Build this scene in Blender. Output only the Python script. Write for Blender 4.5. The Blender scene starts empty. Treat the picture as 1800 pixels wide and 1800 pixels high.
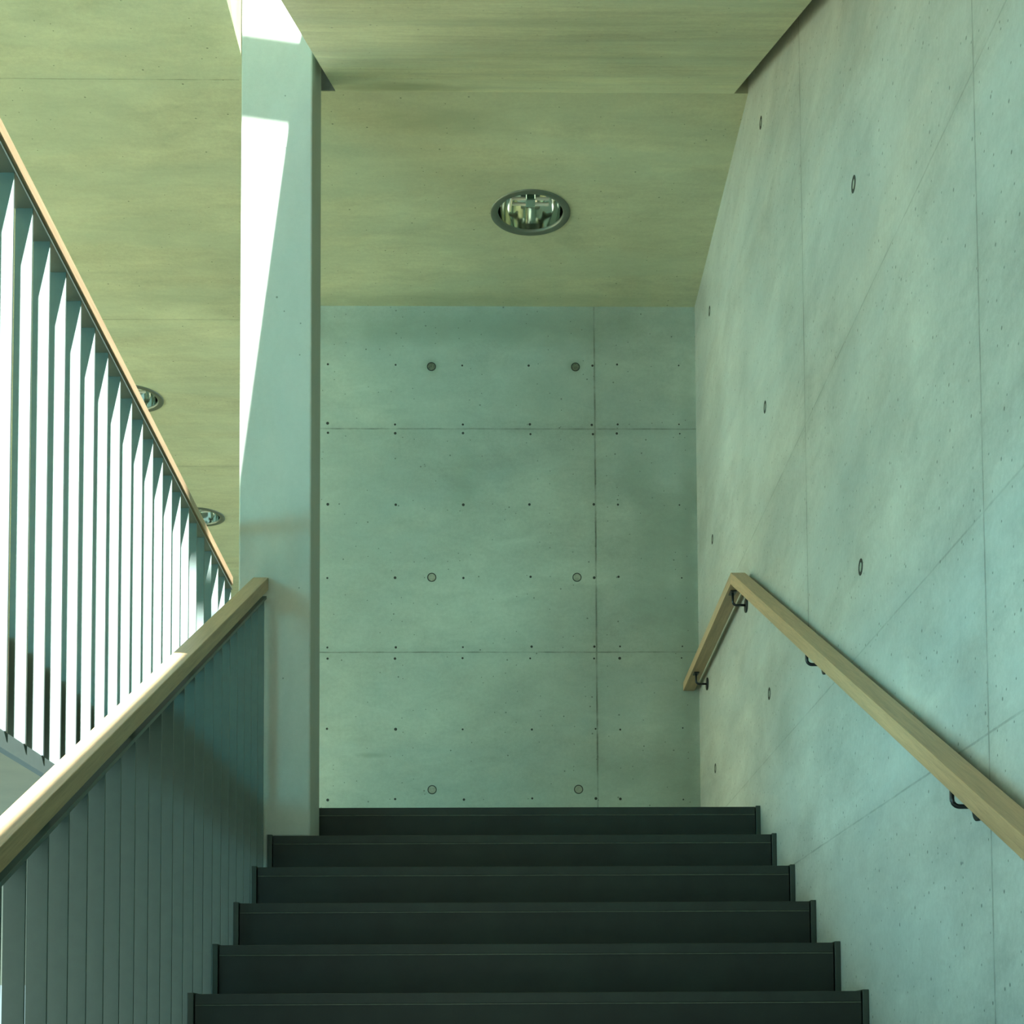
import bpy, bmesh, math, random
from mathutils import Vector, Matrix
random.seed(7)
scene = bpy.context.scene
COL = scene.collection

# ---------------------------------------------------------------- camera
EYE = 1.5798
yaw, pitch, roll = 0.0170, 0.0567, 0.0055
PX = {}
def make_camera():
    cs, sn = math.cos(yaw), math.sin(yaw)
    cp, sp = math.cos(pitch), math.sin(pitch)
    r = Vector((cs, -sn, 0)); f = Vector((sn*cp, cs*cp, sp)); u = Vector((-sn*sp, -cs*sp, cp))
    cr, sr = math.cos(roll), math.sin(roll)
    r2 = r*cr - u*sr; u2 = r*sr + u*cr
    cam = bpy.data.cameras.new('camera')
    o = bpy.data.objects.new('camera', cam); COL.objects.link(o)
    m = Matrix.Identity(4)
    for i in range(3):
        m[i][0] = r2[i]; m[i][1] = u2[i]; m[i][2] = -f[i]
    m[2][3] = EYE
    o.matrix_world = m
    cam.sensor_width = 36; cam.sensor_fit = 'HORIZONTAL'
    cam.lens = 2589.21*36/1800
    cam.shift_x = (900-932.98)/1800
    cam.shift_y = (1712.88-900)/1800
    cam.clip_start = .02
    scene.camera = o
make_camera()

# ---------------------------------------------------------------- view, world, sun, window and fill light
scene.view_settings.view_transform = 'Standard'
scene.view_settings.look = 'None'
scene.view_settings.gamma = 1
scene.view_settings.use_curve_mapping = False
scene.view_settings.exposure = 0.0
scene.cycles.max_bounces = 8
scene.cycles.diffuse_bounces = 5
scene.cycles.glossy_bounces = 4
scene.cycles.sample_clamp_indirect = 6
scene.cycles.adaptive_threshold = 0.02

world = bpy.data.worlds.new('sky'); scene.world = world
world.use_nodes = True
bg = world.node_tree.nodes['Background']
bg.inputs[0].default_value = (0.60, 0.93, 0.93, 1)
bg.inputs[1].default_value = 1.3

SUN_DIR = Vector((-0.195, 0.95, -1.0))
sun = bpy.data.lights.new('sun', 'SUN'); sun.energy = 48; sun.angle = math.radians(0.8)
sun.color = (1.0, 1.0, 0.97)
so = bpy.data.objects.new('sun', sun); COL.objects.link(so)
so.rotation_euler = SUN_DIR.to_track_quat('-Z', 'Y').to_euler()

def area(name, loc, direction, sx, sy, energy, color):
    l = bpy.data.lights.new(name, 'AREA'); l.shape = 'RECTANGLE'
    l.size = sx; l.size_y = sy; l.energy = energy; l.color = color
    o = bpy.data.objects.new(name, l); COL.objects.link(o)
    o.location = loc
    o.rotation_euler = Vector(direction).to_track_quat('-Z', 'Y').to_euler()
    return o
# added soft fill in the unseen lower hall, with no glazing behind it
area('fill_lower_hall', (-3.2, -1.6, 1.5), (1, .9, .1), 3.0, 2.0, 34, (0.72, 1.0, 0.92))
# added cyan fill from the left, under the gallery, for the lower right wall
area('fill_lower_left', (-6.8, 3.6, 1.35), (1, 0, .12), 6.0, 1.7, 290, (0.30, 0.84, 0.98))
# daylight through the far gallery window; the near lamp is added cyan fill
area('daylight_far_gallery_window', (-6.8, 7.6, 4.0), (1, 0, -.02), 7.4, 2.0, 255, (0.95, 0.97, 0.60))
area('fill_near_gallery', (-6.8, -1.0, 3.2), (1, .35, -.02), 5.4, 1.1, 440, (0.12, 0.84, 1.0))

# ---------------------------------------------------------------- helpers
def add_box(bm, x0, x1, y0, y1, z0, z1, mat=0):
    v = [bm.verts.new(p) for p in ((x0,y0,z0),(x1,y0,z0),(x1,y1,z0),(x0,y1,z0),(x0,y0,z1),(x1,y0,z1),(x1,y1,z1),(x0,y1,z1))]
    for f in ((0,3,2,1),(4,5,6,7),(0,1,5,4),(1,2,6,5),(2,3,7,6),(3,0,4,7)):
        fc = bm.faces.new([v[i] for i in f]); fc.material_index = mat

def add_prism(bm, poly, axis, a, b, mat=0):
    """poly: list of 2-tuples in the plane normal to axis ('x': (y,z), 'y': (x,z), 'z': (x,y))"""
    def P(q, t):
        return {'x': (t, q[0], q[1]), 'y': (q[0], t, q[1]), 'z': (q[0], q[1], t)}[axis]
    A = [bm.verts.new(P(q, a)) for q in poly]; B = [bm.verts.new(P(q, b)) for q in poly]
    n = len(poly)
    fs = [bm.faces.new(A), bm.faces.new(B[::-1])]
    for i in range(n):
        fs.append(bm.faces.new((A[i], B[i], B[(i+1) % n], A[(i+1) % n])))
    for f in fs: f.material_index = mat

def add_tube(bm, pts, r, seg=12, mat=0):
    pts = [Vector(p) for p in pts]; rings = []
    for i, p in enumerate(pts):
        d = (pts[min(i+1, len(pts)-1)] - pts[max(i-1, 0)]).normalized()
        ref = Vector((0, 0, 1)) if abs(d.z) < .9 else Vector((0, 1, 0))
        a = d.cross(ref).normalized(); b = d.cross(a).normalized()
        rings.append([bm.verts.new(p + a*r*math.cos(t) + b*r*math.sin(t)) for t in [2*math.pi*k/seg for k in range(seg)]])
    for i in range(len(rings)-1):
        for k in range(seg):
            f = bm.faces.new((rings[i][k], rings[i][(k+1) % seg], rings[i+1][(k+1) % seg], rings[i+1][k]))
            f.smooth = True; f.material_index = mat
    bm.faces.new(rings[0][::-1]).material_index = mat; bm.faces.new(rings[-1]).material_index = mat

def add_lathe(bm, prof, seg=64, mat=0, smooth=True):
    """prof: list of (r, z); closed at r=0"""
    rings = []
    for r, z in prof:
        if r < 1e-6: rings.append([bm.verts.new((0, 0, z))])
        else: rings.append([bm.verts.new((r*math.cos(t), r*math.sin(t), z)) for t in [2*math.pi*k/seg for k in range(seg)]])
    for i in range(len(rings)-1):
        a, b = rings[i], rings[i+1]
        for k in range(seg):
            k2 = (k+1) % seg
            if len(a) == 1: f = bm.faces.new((a[0], b[k2], b[k]))
            elif len(b) == 1: f = bm.faces.new((a[k], a[k2], b[0]))
            else: f = bm.faces.new((a[k], a[k2], b[k2], b[k]))
            f.smooth = smooth; f.material_index = mat

def obj(name, bm, mats, parent=None, loc=None, bevel=0.0, recalc=True):
    if recalc: bmesh.ops.recalc_face_normals(bm, faces=bm.faces)
    me = bpy.data.meshes.new(name); bm.to_mesh(me); bm.free()
    for m in (mats if isinstance(mats, (list, tuple)) else [mats]): me.materials.append(m)
    o = bpy.data.objects.new(name, me); COL.objects.link(o)
    if parent: o.parent = parent
    if loc: o.location = loc
    if bevel:
        b = o.modifiers.new('bevel', 'BEVEL'); b.width = bevel; b.segments = 2; b.limit_method = 'ANGLE'
    return o
def thing(name, label, cat, loc=(0,0,0), group=None):
    o = bpy.data.objects.new(name, None); COL.objects.link(o); o.location = loc
    o.empty_display_size = .1
    o['label'] = label; o['category'] = cat
    if group: o['group'] = group
    return o
def struct(o, label, cat):
    o['kind'] = 'structure'; o['label'] = label; o['category'] = cat
    return o
BM = bmesh.new

# ---------------------------------------------------------------- materials
class NT:
    def __init__(s, name):
        s.m = bpy.data.materials.new(name); s.m.use_nodes = True
        s.t = s.m.node_tree; s.b = s.t.nodes['Principled BSDF']
        s.tc = s.t.nodes.new('ShaderNodeTexCoord')
        s.P = s.tc.outputs['Object']
    def node(s, typ, **kw):
        n = s.t.nodes.new(typ)
        for k, v in kw.items(): setattr(n, k, v)
        return n
    def link(s, a, b): s.t.links.new(a, b)
    def val(s, inp, v):
        if hasattr(v, 'is_output') or isinstance(v, bpy.types.NodeSocket): s.link(v, inp)
        else: inp.default_value = v
    def math(s, op, a, b=0.0, c=0.0, clamp=False):
        n = s.node('ShaderNodeMath', operation=op); n.use_clamp = clamp
        s.val(n.inputs[0], a); s.val(n.inputs[1], b); s.val(n.inputs[2], c)
        return n.outputs[0]
    def map(s, scale, loc=(0,0,0), src=None):
        n = s.node('ShaderNodeMapping'); s.link(src or s.P, n.inputs[0])
        n.inputs['Scale'].default_value = scale; n.inputs['Location'].default_value = loc
        return n.outputs[0]
    def noise(s, vec, scale, detail=4, rough=.55, dist=0.0):
        n = s.node('ShaderNodeTexNoise'); s.link(vec, n.inputs['Vector'])
        n.inputs['Scale'].default_value = scale; n.inputs['Detail'].default_value = detail
        n.inputs['Roughness'].default_value = rough; n.inputs['Distortion'].default_value = dist
        return n.outputs['Fac']
    def ramp(s, fac, pts):
        n = s.node('ShaderNodeValToRGB'); s.link(fac, n.inputs[0])
        e = n.color_ramp.elements
        while len(e) < len(pts): e.new(.5)
        for i, (p, c) in enumerate(pts):
            e[i].position = p; e[i].color = (c, c, c, 1) if not isinstance(c, (tuple, list)) else (*c, 1)
        return n.outputs[0]
    def mix(s, fac, a, b, blend='MIX'):
        n = s.node('ShaderNodeMix', data_type='RGBA', blend_type=blend)
        s.val(n.inputs[0], fac)
        for i, v in ((6, a), (7, b)):
            if isinstance(v, tuple): n.inputs[i].default_value = (*v, 1)
            else: s.link(v, n.inputs[i])
        return n.outputs[2]
    def smooth(s, x, e0, e1):
        n = s.node('ShaderNodeMapRange', interpolation_type='SMOOTHSTEP'); s.val(n.inputs[0], x)
        n.inputs[1].default_value = e0; n.inputs[2].default_value = e1
        n.inputs[3].default_value = 0; n.inputs[4].default_value = 1
        return n.outputs[0]
    def bump(s, h, strength=.2, dist=.01):
        n = s.node('ShaderNodeBump'); n.inputs['Strength'].default_value = strength; n.inputs['Distance'].default_value = dist
        s.link(h, n.inputs['Height']); s.link(n.outputs[0], s.b.inputs['Normal'])

def concrete(name, base, joints=(), streak=(1, 1, .25), pores=1.0, contrast=.22, stains=(), rough=.62, plane='xy'):
    """cast concrete; joints: (axis, position, width, strength [, (axis2, lo, hi)])"""
    s = NT(name)
    big = s.noise(s.map((1, 1, 1)), 1.1, 5, .6, .6)
    st = s.noise(s.map(streak, (3.1, 7.7, 1.3)), 3.2, 6, .62, .4)
    mid = s.noise(s.map(streak, (11, 2, 5)), 9.0, 6, .65, .8)
    fine = s.noise(s.map((1, 1, 1)), 55, 4, .6)
    grain = s.noise(s.map((1, 1, 1)), 230, 2, .6)
    t = s.math('MULTIPLY', big, .30)
    t = s.math('ADD', t, s.math('MULTIPLY', st, .28))
    t = s.math('ADD', t, s.math('MULTIPLY', mid, .20))
    t = s.math('ADD', t, s.math('MULTIPLY', fine, .13))
    t = s.math('ADD', t, s.math('MULTIPLY', grain, .09))
    lo = tuple(c*(1-contrast) for c in base); hi = tuple(min(1, c*(1+contrast)) for c in base)
    col = s.ramp(t, [(.38, lo), (.62, hi)])
    # tint patches (cooler and warmer areas of the pour)
    tp = s.noise(s.map(streak, (5, 5, 5)), 1.7, 3, .5, 1.0)
    col = s.mix(s.ramp(tp, [(.4, 0.0), (.62, .35)]), col, (base[0]*.86, base[1]*.98, base[2]*1.08))
    sep = s.node('ShaderNodeSeparateXYZ'); s.link(s.P, sep.inputs[0])
    ax = {'x': sep.outputs[0], 'y': sep.outputs[1], 'z': sep.outputs[2]}
    wob = s.math('MULTIPLY', s.math('SUBTRACT', s.noise(s.map((1, 1, 1)), 14, 3), .5), .004)
    patch = s.ramp(s.noise(s.map((1, 1, 1), (9, 1, 4)), 6, 4, .7), [(.38, .35), (.6, 1.0)])
    total = None
    for j in joints:
        a, p, w, k = j[:4]
        d = s.math('ABSOLUTE', s.math('ADD', s.math('SUBTRACT', ax[a], p), wob))
        f = s.math('SUBTRACT', 1.0, s.smooth(d, w*.35, w))
        halo = s.math('MULTIPLY', s.math('SUBTRACT', 1.0, s.smooth(d, 0, w*9)), .16)
        f = s.math('MAXIMUM', s.math('MULTIPLY', f, k), s.math('MULTIPLY', halo, k))
        if len(j) > 4:
            a2, l2, h2 = j[4]
            f = s.math('MULTIPLY', f, s.math('MULTIPLY', s.math('GREATER_THAN', ax[a2], l2), s.math('LESS_THAN', ax[a2], h2)))
        total = f if total is None else s.math('MAXIMUM', total, f)
    if total is not None:
        total = s.math('MULTIPLY', total, patch)
        col = s.mix(s.math('MULTIPLY', total, .8), col, (base[0]*.22, base[1]*.22, base[2]*.2))
    # stains with a shape of their own: (centre, radii, strength)
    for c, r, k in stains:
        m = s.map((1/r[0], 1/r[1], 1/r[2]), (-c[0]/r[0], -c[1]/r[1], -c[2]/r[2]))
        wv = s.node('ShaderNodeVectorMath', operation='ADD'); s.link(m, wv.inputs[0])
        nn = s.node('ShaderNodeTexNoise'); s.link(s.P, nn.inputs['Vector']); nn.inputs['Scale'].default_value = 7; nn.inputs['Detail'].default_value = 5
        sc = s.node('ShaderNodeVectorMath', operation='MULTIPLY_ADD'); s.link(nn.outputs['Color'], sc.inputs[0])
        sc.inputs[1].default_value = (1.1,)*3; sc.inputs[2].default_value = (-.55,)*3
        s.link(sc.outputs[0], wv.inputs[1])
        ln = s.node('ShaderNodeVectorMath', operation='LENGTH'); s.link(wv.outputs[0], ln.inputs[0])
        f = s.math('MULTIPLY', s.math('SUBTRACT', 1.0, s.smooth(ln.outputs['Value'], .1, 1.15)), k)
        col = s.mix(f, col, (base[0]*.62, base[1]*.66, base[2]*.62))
    # air pores
    h = s.math('MULTIPLY', mid, .3)
    h = s.math('ADD', h, s.math('MULTIPLY', fine, .12))
    if pores:
        for sc_, rad, dens in ((7.0, .036, .22), (17.0, .058, .16)):
            v = s.node('ShaderNodeTexVoronoi', voronoi_dimensions='2D'); v.inputs['Scale'].default_value = sc_
            cb = s.node('ShaderNodeCombineXYZ'); s.link(ax[plane[0]], cb.inputs[0]); s.link(ax[plane[1]], cb.inputs[1]); s.link(cb.outputs[0], v.inputs['Vector'])
            sp = s.node('ShaderNodeSeparateColor'); s.link(v.outputs['Color'], sp.inputs[0])
            f = s.math('MULTIPLY', s.math('SUBTRACT', 1.0, s.smooth(v.outputs['Distance'], rad*.5, rad)),
                       s.math('LESS_THAN', sp.outputs[0], dens*pores))
            col = s.mix(s.math('MULTIPLY', f, .7), col, (base[0]*.2, base[1]*.22, base[2]*.2))
            h = s.math('SUBTRACT', h, s.math('MULTIPLY', f, .8))
    if total is not None: h = s.math('SUBTRACT', h, s.math('MULTIPLY', total, 1.0))
    s.link(col, s.b.inputs['Base Color'])
    s.link(s.ramp(st, [(.3, rough-.08), (.7, rough+.1)]), s.b.inputs['Roughness'])
    s.b.inputs['Specular IOR Level'].default_value = .35
    s.bump(h, .35, .004)
    return s.m

def plain(name, color, rough=.5, metal=0.0, spec=.5, noise=.12, nscale=(1,1,1), ns=30, bump=0.05):
    s = NT(name)
    n = s.noise(s.map(nscale), ns, 5, .6)
    lo = tuple(c*(1-noise) for c in color); hi = tuple(min(1, c*(1+noise)) for c in color)
    s.link(s.ramp(n, [(.3, lo), (.7, hi)]), s.b.inputs['Base Color'])
    s.b.inputs['Roughness'].default_value = rough; s.b.inputs['Metallic'].default_value = metal
    s.b.inputs['Specular IOR Level'].default_value = spec
    if bump: s.bump(n, bump, .002)
    return s.m

def wood(name, color, slope=0.0):
    s = NT(name)
    n = s.node('ShaderNodeVectorRotate', rotation_type='X_AXIS'); s.link(s.P, n.inputs['Vector']); n.inputs['Angle'].default_value = -math.atan(slope)
    s.P = n.outputs[0]
    g = s.noise(s.map((60, 3.0, 60)), 1.6, 6, .65, .6)
    w = s.noise(s.map((14, .8, 14), (2, 2, 2)), 1.2, 3, .5, 1.5)
    pore = s.ramp(s.noise(s.map((220, 9, 220)), 1.4, 3, .6), [(.56, 0.0), (.68, 1.0)])
    c = s.ramp(s.math('ADD', s.math('MULTIPLY', g, .6), s.math('MULTIPLY', w, .4)),
               [(.32, tuple(v*.72 for v in color)), (.52, color), (.7, tuple(v*1.22 for v in color))])
    c = s.mix(s.math('MULTIPLY', pore, .3), c, tuple(v*.5 for v in color))
    s.link(c, s.b.inputs['Base Color'])
    s.b.inputs['Roughness'].default_value = .42; s.b.inputs['Specular IOR Level'].default_value = .4
    s.bump(g, .08, .001)
    return s.m

CEIL_C = (.51, .54, .38)
WALL_C = (.42, .50, .41)
ZC = 5.493            # ceiling height
LAND = 2.56
YB = 7.4704
XR = 1.0022
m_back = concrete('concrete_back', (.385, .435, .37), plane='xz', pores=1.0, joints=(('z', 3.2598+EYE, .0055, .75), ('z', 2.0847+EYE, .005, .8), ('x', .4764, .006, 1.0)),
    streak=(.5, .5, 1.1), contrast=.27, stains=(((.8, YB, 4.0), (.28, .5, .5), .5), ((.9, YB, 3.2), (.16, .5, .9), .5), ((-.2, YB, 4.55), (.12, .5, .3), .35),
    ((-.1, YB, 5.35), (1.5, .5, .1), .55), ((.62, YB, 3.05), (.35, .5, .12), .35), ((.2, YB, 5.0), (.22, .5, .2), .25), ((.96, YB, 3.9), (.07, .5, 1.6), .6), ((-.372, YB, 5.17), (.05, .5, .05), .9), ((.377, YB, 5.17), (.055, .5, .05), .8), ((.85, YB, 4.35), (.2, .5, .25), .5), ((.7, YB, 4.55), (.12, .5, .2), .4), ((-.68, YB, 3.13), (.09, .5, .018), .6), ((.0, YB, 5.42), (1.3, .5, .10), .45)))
m_right = concrete('concrete_right', (.43, .455, .42), joints=(('y', 4.7615, .006, .9, ('z', 2.95, 6.4)), ('y', 3.0, .006, .7, ('z', 0, 9)), ('z', 2.0918+EYE, .004, .5), ('z', 1.1337+EYE, .004, .42),
    ('z', .666+EYE, .004, .5), ('z', 4.95, .003, .25)), streak=(1, .45, 1.2), contrast=.30, pores=2.6, plane='yz',
    stains=(((XR, 4.9, 4.3), (.5, .35, .5), .25), ((XR, 4.2, 5.0), (.5, .25, .35), .3), ((XR, 5.2, 2.75), (.5, .2, .16), .35), ((XR, 6.0, 3.9), (.5, .2, .5), .2)))
m_ceil = concrete('concrete_ceiling', CEIL_C, joints=(('y', 5.699, .004, .6, ('x', -9, -1.05)), ('y', 7.619, .005, .7, ('x', -9, -1.05)), ('y', 9.558, .006, .6), ('y', 11.46, .006, .7)),
    streak=(.5, 1.6, 1), pores=.6, contrast=.26, stains=(((-.3, 5.95, ZC), (.5, .12, .5), .4), ((-.3, 7.4, ZC), (1.6, .1, .5), .4), ((.75, 6.9, ZC), (.3, .5, .5), .25)))
m_slope = concrete('concrete_slope', (.58, .61, .43), streak=(.3, 2.2, 2.2), pores=.5, contrast=.3, stains=(((-.42, 5.68, 5.46), (.42, .12, .3), 1.0), ((.2, 5.1, 5.2), (.9, .06, .3), .3), ((.1, 4.6, 4.95), (.8, .07, .3), .3)))
m_pillar = concrete('concrete_pillar', (.42, .445, .395), plane='xz', streak=(1, 1, .4), pores=.6, contrast=.14)
m_plug = plain('tie_plug_mortar', (.30, .31, .24), .8, noise=.2, ns=60)
m_shade_plate = plain('shade_plate', (.13, .16, .16), .8, noise=.2)  # dark colour standing in for shade beside the pillar head
m_dark = plain('dark_gap', (.03, .035, .03), .9, noise=.2)
m_strip = plain('nosing_strip_metal', (.06, .075, .05), .45, noise=.3, ns=40)
m_step = plain('step_stone', (.007, .014, .0105), .55, noise=.35, ns=7, spec=.4)
m_end = plain('step_end_strip', (.024, .042, .032), .5, noise=.2, ns=9)
m_tread = plain('tread_stone', (.014, .023, .018), .5, noise=.3, ns=9, spec=.4)
m_fin = plain('painted_steel', (.09, .128, .115), .42, metal=.0, spec=.5, noise=.06)
m_iron = plain('black_steel', (.02, .024, .026), .35, metal=.3, noise=.1)
m_wood = wood('oak', (.47, .335, .195))
m_wood_b = wood('oak_balustrade', (.42, .30, .165), .498)
m_wood_r = wood('oak_wall_rail', (.52, .33, .18), .48)
m_floor = plain('floor_stone', (.20, .21, .16), .45, noise=.15, ns=5)
m_land = plain('landing_stone', (.13, .17, .155), .45, noise=.2, ns=6)
m_gfloor = plain('gallery_floor', (.48, .42, .27), .5, noise=.1, ns=5)
m_chrome = plain('polished_reflector', (.60, .66, .60), .08, metal=1.0, noise=.02, bump=0)
m_ring = plain('lamp_ring', (.17, .20, .17), .45, metal=.6, noise=.05)
m_tube = plain('lamp_tube_glass', (.75, .78, .74), .2, noise=.02)
m_frame = plain('window_frame_metal', (.10, .12, .12), .4, metal=.5)
def glass():
    s = NT('window_glass')
    s.b.inputs['Base Color'].default_value = (.95, 1, .98, 1); s.b.inputs['Roughness'].default_value = 0.0
    s.b.inputs['Transmission Weight'].default_value = 1.0; s.b.inputs['IOR'].default_value = 1.02
    return s.m
m_glass = glass()

# ---------------------------------------------------------------- structure
bm = BM(); add_box(bm, XR, XR+.3, -5, YB+.3, -.1, 8.6)
wall_right = struct(obj('wall_right', bm, m_right), 'tall pale cast concrete wall behind the wall-mounted oak handrail', 'wall')
bm = BM(); add_box(bm, -1.05, XR, YB, YB+.3, LAND-.3, ZC+.1)
wall_back = struct(obj('wall_back', bm, m_back), 'concrete wall with tie holes facing the stair at the back of the landing', 'wall')

def round_disc(bm, c, r, axis, depth, seg=20, mat=0):
    pr = [(c[0]+r*math.cos(2*math.pi*k/seg), c[1]+r*math.sin(2*math.pi*k/seg)) for k in range(seg)]
    return pr
# nail marks of the formwork on the back wall (part of its surface)
bm = BM()
for z in (3.60, 3.285, 3.235, 2.858, 2.476, 2.112, 2.055, 1.685, 1.322):
    for x in (-.906, -.558, -.212, .137, .463, .593, .915):
        r = random.uniform(.0048, .0080) if x != .915 else .004
        dx, dz = random.uniform(-.004, .004), random.uniform(-.004, .004)
        add_prism(bm, round_disc(None, (x+dx, z+EYE+dz), r, 'y', 0, 10), 'y', YB-.0006, YB+.001)
obj('nail_mark', bm, m_dark, wall_back)['kind'] = 'stuff'

def tie(wall, axis, pos, a, z, fill=m_plug, rim=.0045):
    """cast-in tie hole: thin dark rim and a mortar plug"""
    seg = 24; bmr = BM(); R = .0235
    o_, i_ = (pos-.0008, pos-.0022)
    def P(r, t, d):
        return (a+r*math.cos(t), d, z+r*math.sin(t)) if axis == 'y' else (d, a+r*math.cos(t), z+r*math.sin(t))
    rings = []
    for r, d in ((R, pos+.001), (R, pos-.0012), (R-rim, pos-.0012), (R-rim, pos-.0004), (0.0, pos-.0004)):
        if r == 0: rings.append([bmr.verts.new(P(0, 0, d))])
        else: rings.append([bmr.verts.new(P(r, 2*math.pi*k/seg, d)) for k in range(seg)])
    for i in range(4):
        A, B = rings[i], rings[i+1]
        for k in range(seg):
            k2 = (k+1) % seg
            f = bmr.faces.new((A[k], A[k2], B[k2], B[k]) if len(B) > 1 else (A[k], A[k2], B[0]))
            f.material_index = 0 if i < 3 else 1
    return obj('tie_hole', bmr, [m_dark, fill], wall)
m_plug_dark = plain('tie_plug_stained', (.13, .14, .10), .85, noise=.5, ns=120)
for x in (-.372, .377):
    tie(wall_back, 'y', YB, x, 3.59+EYE, m_plug_dark)
    for z in (2.476, 1.372): tie(wall_back, 'y', YB, x, z+EYE)
m_plug_pale = plain('tie_plug_pale', (.30, .34, .29), .8, noise=.25, ns=80)
for y in (4.05, 5.49, 6.93):
    for z in (3.61, 2.483, 1.372): tie(wall_right, 'x', XR, y, z+EYE, m_plug_pale, .010)

# pillar: end of the spine wall, standing at the head of the flight
bm = BM(); add_prism(bm, [(-.9864, .001), (-.8740, .001), (-.8740, 2.4005), (-.7183, 2.4005), (-.7183, 8.6), (-.9864, 8.6)], 'y', 5.40, 5.668)
pillar = obj('pillar', bm, m_pillar, bevel=.006)
pillar['label'] = 'square concrete pillar at the top of the stair, crossed by sunlight'; pillar['category'] = 'pillar'

# holes for recessed lamps are cut into the ceiling underside
LAMPS = [(.1305, 6.617), (-2.200, 8.553), (-2.200, 10.462)]
LR = .185
def holed_plate(bm, x0, x1, y0, y1, z, holes, seg=48):
    """flat face at z with round holes; each hole sits in its own square cell"""
    cell = .32
    ys = sorted(holes, key=lambda h: h[1])
    def quad(a, b, c, d):
        if b-a > 1e-6 and d-c > 1e-6:
            bm.faces.new([bm.verts.new(p) for p in ((a,c,z),(b,c,z),(b,d,z),(a,d,z))])
    y = y0
    for hx, hy in ys:
        quad(x0, x1, y, hy-cell)
        quad(x0, hx-cell, hy-cell, hy+cell); quad(hx+cell, x1, hy-cell, hy+cell)
        inner = [bm.verts.new((hx+(LR-.006)*math.cos(2*math.pi*k/seg), hy+(LR-.006)*math.sin(2*math.pi*k/seg), z)) for k in range(seg)]
        outer = []
        for k in range(seg):
            c, s_ = math.cos(2*math.pi*k/seg), math.sin(2*math.pi*k/seg); q = cell/max(abs(c), abs(s_))
            outer.append(bm.verts.new((hx+q*c, hy+q*s_, z)))
        top = [bm.verts.new((v.co.x, v.co.y, z+.26)) for v in inner]
        for k in range(seg):
            k2 = (k+1) % seg
            bm.faces.new((inner[k], inner[k2], outer[k2], outer[k]))
            bm.faces.new((inner[k], top[k], top[k2], inner[k2]))
        y = hy+cell
    quad(x0, x1, y, y1)
def ceiling_piece(name, x0, x1, y0, y1, holes, label):
    b = BM(); holed_plate(b, x0, x1, y0, y1, ZC, holes)
    T = .36
    for f in (((x0,y0,ZC),(x0,y0,ZC+T),(x1,y0,ZC+T),(x1,y0,ZC)), ((x1,y0,ZC),(x1,y0,ZC+T),(x1,y1,ZC+T),(x1,y1,ZC)),
              ((x1,y1,ZC),(x1,y1,ZC+T),(x0,y1,ZC+T),(x0,y1,ZC)), ((x0,y1,ZC),(x0,y1,ZC+T),(x0,y0,ZC+T),(x0,y0,ZC)),
              ((x0,y0,ZC+T),(x1,y0,ZC+T),(x1,y1,ZC+T),(x0,y1,ZC+T))):
        b.faces.new([b.verts.new(p) for p in f])
    return struct(obj(name, b, m_ceil, recalc=False), label, 'ceiling')
ceiling_piece('ceiling', -1.016, XR, 5.7651, YB+.3, [LAMPS[0]], 'flat concrete ceiling over the stair landing')
ceiling_piece('ceiling', -7.2, -1.016, -5, 14.3, LAMPS[1:], 'flat concrete ceiling over the gallery, left of the light slot')
# ceiling over the landing's open left end, beyond the back wall
bm = BM(); add_box(bm, -1.016, -1.0159+2.3, YB+.3, 14.3, ZC, ZC+.36)
struct(obj('ceiling', bm, m_ceil), 'concrete ceiling running on behind the back wall', 'ceiling')

# sloping concrete underside of the upper flight, parallel to the stair
SL = .4784
def under(y): return ZC-.0+(y-5.7651)*SL
X0, X1 = -.6724, .9445
bm = BM()
add_prism(bm, [(5.7651, under(5.7651)), (2.9, under(2.9)), (2.9, under(2.9)+.3), (5.7651, under(5.7651)+.3)], 'x', X0, X1)
add_prism(bm, [(2.9, under(2.9)), (.30, under(.30)), (-5, under(.30)), (-5, under(.3)+.3), (.18, under(.3)+.3), (2.9, under(2.9)+.3)], 'x', -.53, X1)  # left edge set back out of view so sun reaches the handrail
# unseen solid parapet added to the upper flight, shaped to shade the pillar
add_prism(bm, [(5.7651, under(5.7651)+.3), (2.61, under(2.61)+.3), (2.61, under(2.61)+.82), (5.7651, under(5.7651)+.82)], 'x', X0, X0+.1)
add_prism(bm, [(2.61, under(2.61)+.3), (.3, under(.3)+.3), (.3, under(.3)+.82), (2.61, under(2.61)+.82)], 'x', -.53, -.43)
struct(obj('ceiling', bm, m_slope), 'sloping concrete underside of the upper flight above the stair', 'ceiling')
# dark strip added to keep the gap at the right wall in shade
bm = BM(); add_prism(bm, [(5.7645, under(5.76)+.14), (.3, under(.3)+.14), (.3, under(.3)+.17), (5.7645, under(5.76)+.17)], 'x', X1+.0005, XR-.0005)
struct(obj('gap_shade', bm, m_dark), 'dark strip added as shade in the narrow gap between the sloping ceiling and the right wall', 'shade_strip')
bm = BM(); add_box(bm, -.80, X0-.0005, 5.7600, 5.7645, ZC+.002, ZC+.34)  # dark plate over the slab front, painting the shaded triangle
struct(obj('gap_shade', bm, m_shade_plate), 'dark plate added as shade beside the pillar head where the sloping ceiling meets the flat one', 'shade_strip')
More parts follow.
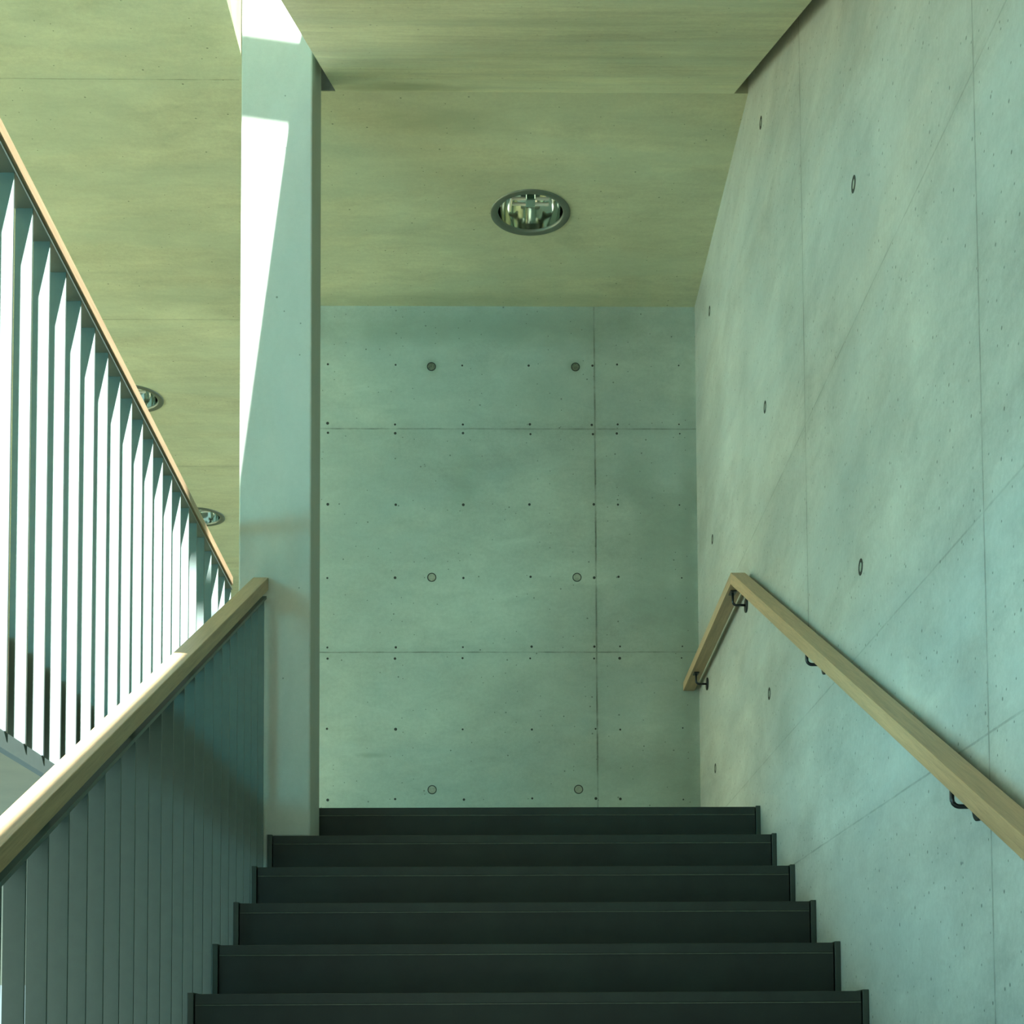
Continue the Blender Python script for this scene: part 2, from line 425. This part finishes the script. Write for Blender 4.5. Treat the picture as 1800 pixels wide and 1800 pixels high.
# skylight: concrete cross beams high above the slot
def q_beam(q0, q1, z, x0, x1, xc):
    """beam across the skylight whose shadow along the sun falls between y+1.37 z = q0 .. q1"""
    b = BM(); y0, y1 = q0-.95*z, q1-.95*(z+.12)
    k = .13; sh = lambda x: -k*(x-xc)
    add_prism(b, [(x0, y0+sh(x0)), (x1, y0+sh(x1)), (x1, y1+sh(x1)), (x0, y1+sh(x0))], 'z', z, z+.12)
    o = obj('trim_1', b, m_pillar)
    return struct(o, 'concrete cross beam high in the rooflight slot', 'beam')
q_beam(10.255, 10.592, 7.4, -2.3, .62, -.45)
q_beam(8.41, 8.75, 7.4, -2.3, .62, -.32)
# roof over the right part of the upper flight, added to block sky light
bm = BM(); add_box(bm, .62, XR+.3, -5, YB+.3, 8.6, 8.8)
add_box(bm, -7.2, XR+.3, 5.9, 14.3, 8.6, 8.8); add_box(bm, -7.2, -2.3, -5, 5.9, 8.6, 8.8)
struct(obj('roof', bm, m_ceil), 'concrete roof around the rooflight', 'roof')
bm = BM(); add_box(bm, -.67, XR, 5.9, 6.1, ZC+.36, 8.6)
struct(obj('wall_upper', bm, m_pillar), 'concrete wall above the landing ceiling', 'wall')

# floors
bm = BM(); add_box(bm, -7.2, XR, -5, YB+.3, -.2, 0)
struct(obj('floor', bm, m_floor), 'grey stone floor at the foot of the stair', 'floor')
bm = BM(); add_box(bm, -1.10, XR, 5.7201+.061, YB, LAND-.25, LAND)
struct(obj('floor', bm, m_land), 'dark stone floor of the stair landing', 'floor')
bm = BM()
add_box(bm, -7.2, -1.15, -5, 5.95, LAND-.25, LAND); add_box(bm, -7.2, -1.10, 5.95, 14.3, LAND-.25, LAND)
add_box(bm, -1.10, XR, YB, 14.3, LAND-.25, LAND)
struct(obj('floor', bm, m_gfloor), 'pale floor of the gallery left of the stair', 'floor')
# gallery enclosure
bm = BM(); add_box(bm, -7.2, XR+.3, 14.3, 14.5, LAND, ZC+.3)
struct(obj('wall_far', bm, m_back), 'concrete wall at the far end of the gallery', 'wall')
bm = BM()
add_box(bm, -7.2, -7.0, -5, 14.3, -.1, .5); add_box(bm, -7.2, -7.0, -5, 14.3, 2.2, LAND+.25)
for y, y2 in ((-5, .6), (6.6, 14.3)): add_box(bm, -7.2, -7.0, y, y2, .5, 2.2)
add_box(bm, -7.2, -7.0, -5, 14.3, 5.0, 8.6)
for y, y2 in ((-5, -4.0), (1.6, 3.6), (11.3, 14.3)): add_box(bm, -7.2, -7.0, y, y2, LAND+.25, 5.0)
struct(obj('wall_left', bm, m_back), 'concrete outer wall of the gallery with long windows', 'wall')
def gallery_window(name, y0, y1, label, n, za=LAND+.25, zb=5.0):
    b = BM(); add_box(b, -7.14, -7.12, y0, y1, za, zb)
    w = struct(obj(name, b, m_glass), label, 'window')
    fb = BM()
    for k in range(n+1):
        y = y0+k*(y1-y0-.06)/n; add_box(fb, -7.17, -7.08, y, y+.06, za, zb)
    obj('window_frame', fb, m_frame, w)
gallery_window('window_1', 3.6, 11.3, 'long gallery window beside the far downlights', 5)
gallery_window('added_window_near', -4.0, 1.6, 'unseen gallery window added for fill light near the foot of the stair', 4)  # window added out of view around the near fill lamp
gallery_window('added_window_low', .6, 6.6, 'unseen low window added for fill light under the gallery', 4, .5, 2.2)  # opening added to give the low cyan fill a source

# ---------------------------------------------------------------- staircase
T, Rr, Y0 = .3345, .16, 5.7201
XL = -.8726
stair = thing('staircase', 'dark stone stair flight rising between the oak handrails to the landing', 'staircase', (0, 0, 0))
bm = BM(); 
add_prism(bm, [(Y0-15*T+.03, 0), (Y0+.02, LAND-.22), (Y0+.02, LAND-.45), (Y0-15*T+.55, 0)], 'x', XL+.01, XR-.001)
obj('waist_slab', bm, m_pillar, stair)
for i in range(16):
    y, z = Y0-T*i, LAND-Rr*i
    back = y+T+.02 if i else y+.30
    xl = XL if i else -.9864
    b = BM(); cap = .0175
    ra, rb = xl+cap+.004, XR-cap-.004
    add_prism(b, [(y+.0015, z-.0325), (y+.0015, z-Rr+.0005), (y+.06, z-Rr+.0005), (y+.06, z-.0325)], 'x', ra, rb)
    st = obj('step', b, m_step, stair)
    b = BM(); add_box(b, ra, rb, y, back, z-.029, z)
    t = obj('tread', b, m_tread, st, bevel=.0015)
    b = BM(); add_box(b, ra, rb, y-.0006, y+.02, z-.0322, z-.0293)
    obj('nosing_strip', b, m_strip, st)
    for xa, xb in ((xl, xl+cap), (XR-cap, XR-.0005)):
        bk = 5.399 if (i == 1 and xa < 0) else back-.03
        if i == 1 and xa < 0: bk = 5.3995
        b = BM(); add_prism(b, [(y-.003, z+.004), (y-.003, z-Rr+.0005), (y+.05, z-Rr+.0005), (y+.05, z-.03), (bk, z-.03), (bk, z+.004)], 'x', xa, xb)
        obj('end_strip', b, m_end, st, bevel=.0015)
    b = BM(); add_box(b, xl+cap-.001, XR-cap+.001, y+.02, y+.05, z-Rr+.002, z-.028)
    obj('backing', b, m_dark, st)

# ---------------------------------------------------------------- balustrades
FW, FT = .040, .007       # fin width (across) and thickness
# stair balustrade along the open left side
bal = thing('balustrade', 'sloping stair balustrade of dark steel fins with oak handrail, ending at the concrete pillar', 'balustrade', (0, 0, 0))
ya, za, yb, zb = 3.4076, .7978+EYE, 5.3448+.03, 1.763+EYE+.0149
sl = (zb-za)/(yb-ya)
def rt(y): return za+(y-ya)*sl      # top of the inner edge
ylo = 1.35; yhi = 5.398
b = BM(); hh = .048
add_prism(b, [(ylo, rt(ylo)), (yhi, rt(yhi)), (yhi, rt(yhi)-hh), (ylo, rt(ylo)-hh)], 'x', -.932, -.875)
obj('handrail', b, m_wood_b, bal, bevel=.002)['label'] = 'oak handrail'
b = BM(); g0, g1 = hh+.019, hh+.030
add_prism(b, [(ylo, rt(ylo)-g0), (yhi-.02, rt(yhi-.02)-g0), (yhi-.02, rt(yhi-.02)-g1), (ylo, rt(ylo)-g1)], 'x', -.926, -.878)
obj('top_bar', b, m_fin, bal, bevel=.001)
yy = ylo+.2
while yy < yhi:
    b = BM(); add_box(b, -.908, -.897, yy, yy+.02, rt(yy)-g1+.001, rt(yy)-hh+.012); yy += .66
    obj('rail_spacer', b, m_fin, bal)
SP = .1318
y = 5.345
fins = []
while y > ylo:
    b = BM()
    zt = rt(y)-g1+.001; zl = LAND-(Y0-y)/T*Rr-.33
    add_prism(b, [(y, zt+FT*sl*.0), (y+FT, zt+FT*sl), (y+FT, zl+FT*sl), (y, zl)], 'x', -.8825-FW, -.8825)
    fins.append(obj('fin', b, m_fin, bal)); y -= SP
b = BM()
def nl(y): return LAND-(Y0-y)/T*Rr-.30
add_prism(b, [(ylo, nl(ylo)), (5.38, nl(5.38)), (5.38, nl(5.38)-.05), (ylo, nl(ylo)-.05)], 'x', -.91, -.893)
obj('bottom_bar', b, m_fin, bal)

# level gallery guard, left of the light slot
GX, GZ0, GZ1 = -1.1, 2.0229+EYE, 1.957+EYE
gy0, gy1 = 4.2442, 5.89
guard = thing('balustrade', 'level gallery guard of sunlit steel fins with oak handrail, left of the concrete pillar', 'balustrade', (0, 0, 0))
def gx(y): return -1.1
def gz(y): return 2.0229+EYE-(y-4.2442)*.040
b = BM()
glo, ghi = .6, 5.90
hg = .034
add_prism(b, [(glo, gz(glo)), (ghi, gz(ghi)), (ghi, gz(ghi)-hg), (glo, gz(glo)-hg)], 'x', GX-.052, GX)
obj('handrail', b, m_wood, guard, bevel=.002)['label'] = 'oak handrail'
b = BM()
add_prism(b, [(glo, gz(glo)-hg-.011), (ghi, gz(ghi)-hg-.011), (ghi, gz(ghi)-hg-.019), (glo, gz(glo)-hg-.019)], 'x', GX-.048, GX-.003)
obj('top_bar', b, m_fin, guard, bevel=.001)
yy = glo+.2
while yy < ghi:
    b = BM(); add_box(b, GX-.03, GX-.02, yy, yy+.02, gz(yy)-hg-.012, gz(yy)-hg+.01); yy += .66
    obj('rail_spacer', b, m_fin, guard)
y = 5.888
while y > glo:
    b = BM(); add_box(b, GX-.006-FW, GX-.006, y-FT/2, y+FT/2, LAND-.25, gz(y)-hg-.0185)
    obj('fin', b, m_fin, guard); y -= .1318
b = BM(); add_box(b, GX-.03, GX-.01, glo, ghi, LAND-.29, LAND-.25)
obj('bottom_bar', b, m_fin, guard)

# ---------------------------------------------------------------- wall handrail
hr = thing('wall_handrail', 'oak handrail on black brackets along the right concrete wall, bending level at the landing', 'handrail', (0, 0, 0))
XI, XW = .92, .978
ap_y, ap_z = 5.86, 1.962+EYE
def ht(y): return ap_z-(ap_y-y)*.480 if y < ap_y else ap_z-(y-ap_y)*.0222
b = BM(); v = .0435
yl = 1.2; ye = 7.546
add_prism(b, [(yl, ht(yl)), (ap_y, ap_z), (ap_y+.012, ap_z-v), (yl, ht(yl)-v)], 'x', XI, XW)
obj('sloping_rail', b, m_wood_r, hr, bevel=.0012)
b = BM(); add_prism(b, [(ap_y, ap_z), (ye, ht(ye)), (ye, ht(ye)-v), (ap_y+.012, ap_z-v)], 'x', XI, XW)
obj('level_rail', b, m_wood, hr, bevel=.0012)
def bracket(y):
    zu = ht(y)-v
    b = BM()
    pts = [(.944, y, zu+.004), (.944, y, zu-.038)]
    for k in range(1, 7):
        a = k/6*math.pi/2; pts.append((.944+.016*(1-math.cos(a)), y, zu-.038-.016*math.sin(a)))
    pts.append((XR-.004, y, zu-.054))
    add_tube(b, pts, .0052, 12)
    br = obj('bracket', b, m_iron, hr)
    b = BM(); seg = 24
    add_prism(b, [(y+.031*math.cos(2*math.pi*k/seg), zu-.054+.031*math.sin(2*math.pi*k/seg)) for k in range(seg)], 'x', XR-.007, XR-.0003)
    obj('wall_plate', b, m_iron, br, bevel=.0015)
    b = BM(); s2 = .48 if y < ap_y else .022
    add_prism(b, [(y-.03, zu-.001-.03*s2), (y+.03, zu-.001+.03*s2), (y+.03, zu-.005+.03*s2), (y-.03, zu-.005-.03*s2)], 'x', .932, .957)
    obj('saddle', b, m_iron, br)
for y in (7.15, 5.97, 4.52, 3.07, 1.62): bracket(y)

# ---------------------------------------------------------------- recessed downlights
def downlight(x, y, label):
    d = thing('recessed_downlight', label, 'ceiling light', (x, y, ZC), 'round recessed downlights in the concrete ceilings')
    b = BM(); add_lathe(b, [(LR, .002), (LR, -.004), (LR-.004, -.006), (.156, -.006), (.151, -.003), (.151, .01)], 64)
    obj('trim_ring', b, m_ring, d)
    b = BM(); prof = []
    for k in range(15):
        t = k/14; prof.append((.151-.093*t**1.7, .008+.15*math.sin(t*math.pi/2)))
    add_lathe(b, prof, 64)
    bmesh.ops.reverse_faces(b, faces=b.faces)
    obj('reflector', b, m_chrome, d, recalc=False)
    b = BM(); add_lathe(b, [(.046, .158), (.046, .085), (.040, .078), (0, .078)], 32)
    obj('lamp_socket', b, m_ring, d)
    for sgn in (-1, 1):
        b = BM()
        add_tube(b, [(-.085, sgn*.022-.03, .036), (.085, sgn*.022-.03, .036)], .0075, 12)
        obj('lamp_tube', b, m_tube, d)
    b = BM(); add_box(b, -.022, .022, -.062, .002, .026, .080)
    obj('tube_holder', b, m_chrome, d, bevel=.004)
    return d
downlight(*LAMPS[0], 'large round recessed downlight in the ceiling over the landing')
downlight(*LAMPS[1], 'nearer of two round downlights above the gallery guard rail, upper in view')
downlight(*LAMPS[2], 'farther small round downlight beside the lower end of the gallery guard rail')
